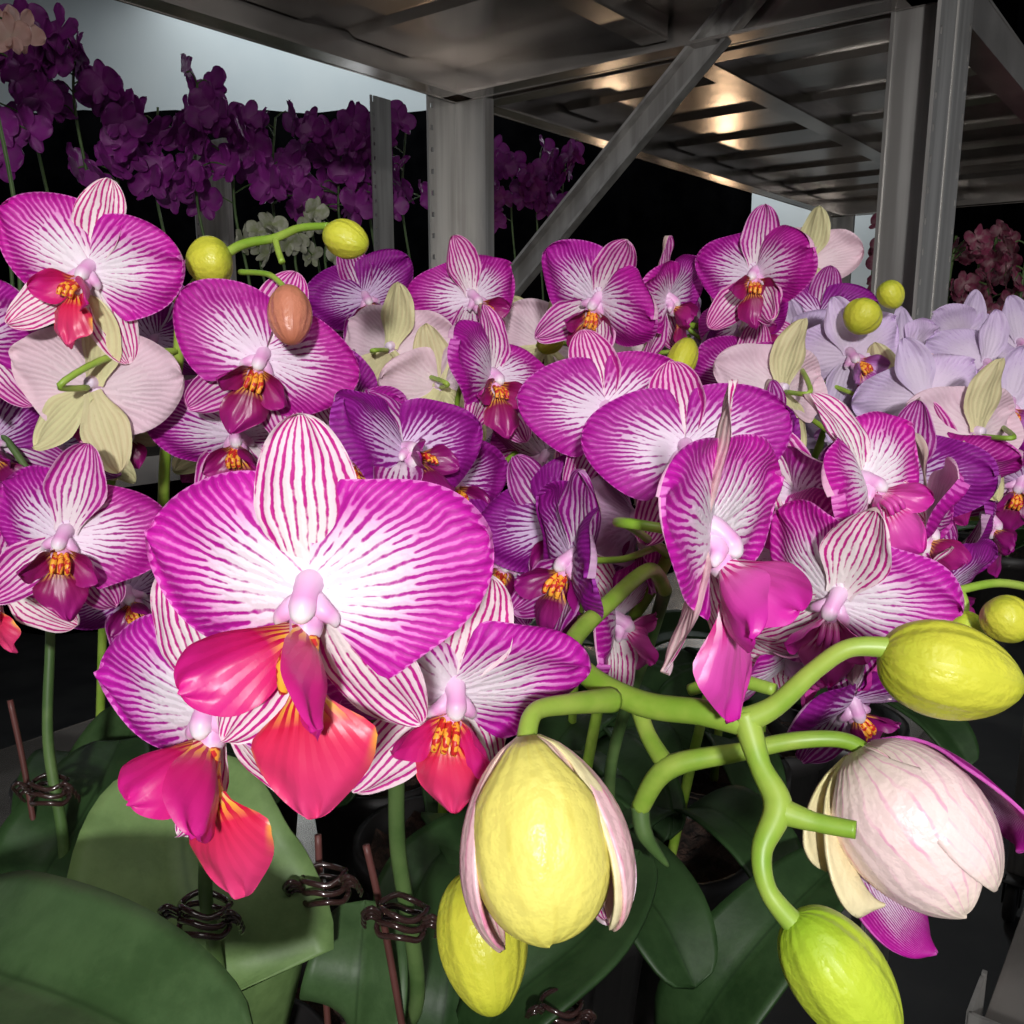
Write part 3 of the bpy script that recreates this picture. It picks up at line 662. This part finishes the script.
def bgplant(px, d, deck, ytop, ybot, st, label, grp, n=11, size=.074, spread=40):
    base = W(px, 300, d); p = Plant(base.x, base.y, deck, 'moth_orchid', label, grp)
    c = []
    zt = W(px, ytop, d).z; zb = W(px, ybot, d).z
    for i in range(n):
        k = i/(n-1); z = zb+(zt-zb)*k
        sp = spread*(1.15-.6*k)
        loc = Vector((base.x+random.uniform(-1, 1)*sp/FPX*d, base.y+random.uniform(-.07, .05), z+random.uniform(-.02, .02)))
        M = Matrix.Translation(loc) @ Matrix.Rotation(random.uniform(-1.2, 1.2)+.2, 4, 'Z') @ Matrix.Rotation(random.uniform(-.5, .5), 4, 'X') @ Matrix.Rotation(pi/2, 4, 'X') @ Matrix.Rotation(random.uniform(-.6, .6), 4, 'Z') @ Matrix.Scale(size*random.uniform(.85, 1.1), 4)
        obj('flower', small_flower(st, random.randint(0, 7)), p.root, p.T @ M); c.append(loc)
    p.spike([(base.x, base.y, deck+.09), (base.x+.01, base.y+.02, (deck+zb)/2+.05), (base.x-.01, base.y+.02, zb), (base.x, base.y+.03, zt)], .003, .002, mi=1)
    for q in c:
        t = min(p.spine, key=lambda s: (s-q).length); p.stem.tube([q, (q+t)/2+Vector((0, 0, .01)), t], .0013, n=5, res=3, mi=1)
    p.done(); p.pot(.06, .12)
    a0 = random.uniform(0, 6)
    for i in range(4):
        a = a0+i*1.6; dv = Vector((math.cos(a), math.sin(a), 0)); b = p.loc+Vector((0, 0, .12))
        p.leaf([b, b+dv*.06+Vector((0, 0, .04)), b+dv*.14+Vector((0, 0, .03))], .055, LEAF, True)
G2 = 'tall purple orchids on the other trolley'
for (px, d, yt, yb) in ((0, 1.30, 70, 150), (50, 1.38, 50, 125), (92, 1.45, 45, 110), (128, 1.5, 110, 195), (165, 1.55, 112, 190), (205, 1.55, 90, 195), (242, 1.6, 112, 205), (280, 1.7, 122, 205), (315, 1.75, 128, 205), (345, 1.75, 142, 212), (375, 1.85, 132, 208), (408, 1.95, 132, 208)):
    bgplant(px, d, 1.173, yt, yb, 'P', 'tall potted orchid with clustered deep purple flowers', G2, 10)
for px in (490, 515, 540, 565):
    bgplant(px, 2.55, 1.093, 160+random.uniform(-5, 10), 215, 'P', 'potted orchid with clustered purple flowers by the dark screen', 'purple orchids by the dark screen', 10, .078, 22)
for px in (265, 300, 330): bgplant(px, 1.62, 1.173, 226, 262, 'W', 'potted orchid with small greenish white flowers', 'white orchids on the other trolley', 5, .055, 22)
bgplant(8, 1.1, 1.173, 8, 45, 'K', 'tall potted orchid with peach pink flowers', 'peach orchids', 9, .055, 34)
for (px, d) in ((960, 1.35), (1000, 1.45), (1035, 1.3), (985, 1.7), (880, 1.5)):
    bgplant(px, d, .913, 235, 320, 'R', 'potted orchid with small speckled wine red flowers', 'wine red orchids on the next trolley', 12, .04, 26)

# ------------------------------------------------------------------ room
def boxobj(name, c, d, mat):
    mb = MB(); mb.box((0, 0, 0), d); o = obj(name, mb.mesh(name, mat, smooth=False)); o.location = c; return o
WALL = simple('pale_wall_paint', (.60, .66, .68), (.66, .71, .72), 2, .8, bdist=.001)
FLOORM = simple('dark_concrete', (.012, .012, .013), (.022, .022, .022), 5, .6, spec=.2)
CEIL = simple('ceiling_paint', (.3, .31, .32), (.34, .35, .36), 2, .9)
BLK = simple('matte_black_backdrop', (.0015, .0015, .002), (.003, .003, .0035), 12, .95, spec=0)
w = boxobj('wall_back', (0, 5.05, 1.6), (12, .1, 3.2), WALL); top(w, 'pale blue-grey painted wall', 'wall', kind='structure')
w = boxobj('floor', (0, 1.5, -.05), (12, 9, .1), FLOORM); top(w, 'dark concrete floor', 'floor', kind='structure')
w = boxobj('ceiling', (0, 1.5, 3.25), (12, 9, .1), CEIL); top(w, 'grey ceiling', 'ceiling', kind='structure')
w = boxobj('wall_rear', (0, -3.05, 1.6), (12, .1, 3.2), CEIL); top(w, 'grey wall behind the aisle', 'wall', kind='structure')
def screen(x0, x1, zt, y):  # folded black sheet put in to keep the background dark
    mb = MB(); n = 60; V = []; A_ = []
    for i in range(2):
        for j in range(n+1):
            x = x0+(x1-x0)*j/n; V.append(Vector((x, .03*math.sin(j*1.3), i*zt))); A_.append((0, 0, 0))
    mb.grid(V, A_, 2, n+1)
    o = obj('black_backdrop', mb.mesh('black_backdrop', BLK)); o.location = (0, y, 0)
    md = o.modifiers.new('t', 'SOLIDIFY'); md.thickness = .01
    top(o, 'tall matte black sheet added as dark background behind the trolleys', 'screen')
screen(-3.5, 1.02, 2.27, 4.0); screen(1.80, 4.5, 3.0, 4.2)

# ------------------------------------------------------------------ lights
def light(typ, loc, en, col=(1, 1, 1), size=.1, rot=None, name='lamp'):
    l = bpy.data.lights.new(name, typ); l.energy = en; l.color = col
    if typ == 'AREA': l.size = size
    else: l.shadow_soft_size = size
    o = bpy.data.objects.new(name, l); COL.objects.link(o); o.location = loc
    if rot: o.rotation_euler = rot
    return o
light('POINT', (0.02, -.70, 1.57), 42, (1, .98, .97), .03, name='flash')
light('AREA', (-1.0, 4.2, 3.1), 18, (.9, .97, 1), 1.6, name='ceiling_light')  # unseen overhead area light added to brighten the back wall
light('AREA', (1.4, 4.6, 3.1), 30, (.95, .98, 1), .8, name='ceiling_light')  # second added area light, lifts the right part of the wall
light('AREA', (.3, -1.2, 3.1), 20, (1, .97, .93), 1.2, name='ceiling_light')  # added overhead ambient fill, out of view
light('POINT', (.78, 3.5, 1.2), 2.2, (1, .66, .4), .04, name='warm_lamp')
light('POINT', (.3, 2.9, 1.25), 1.0, (1, .7, .45), .03, name='warm_lamp')
light('POINT', (-.25, 2.0, 1.0), 1.2, (1, .66, .4), .04, name='warm_lamp')
light('POINT', (-.5, 3.2, 1.3), 3, (.9, .95, 1), .15, name='aisle_fill')  # made-up fill that lifts the purple orchids at the back
wd = bpy.data.worlds.new('world'); scene.world = wd; wd.use_nodes = True
wd.node_tree.nodes['Background'].inputs[0].default_value = (.9, .93, 1, 1)
wd.node_tree.nodes['Background'].inputs[1].default_value = .22
scene.view_settings.view_transform = 'Standard'

cam = bpy.data.cameras.new('camera'); cam.sensor_width = 36; cam.lens = 36*FPX/1024; cam.clip_start = .01; cam.clip_end = 50
co = bpy.data.objects.new('camera', cam); COL.objects.link(co); co.location = (0, 0, CAMZ); co.rotation_euler = (pi/2-PT, 0, 0)
scene.camera = co
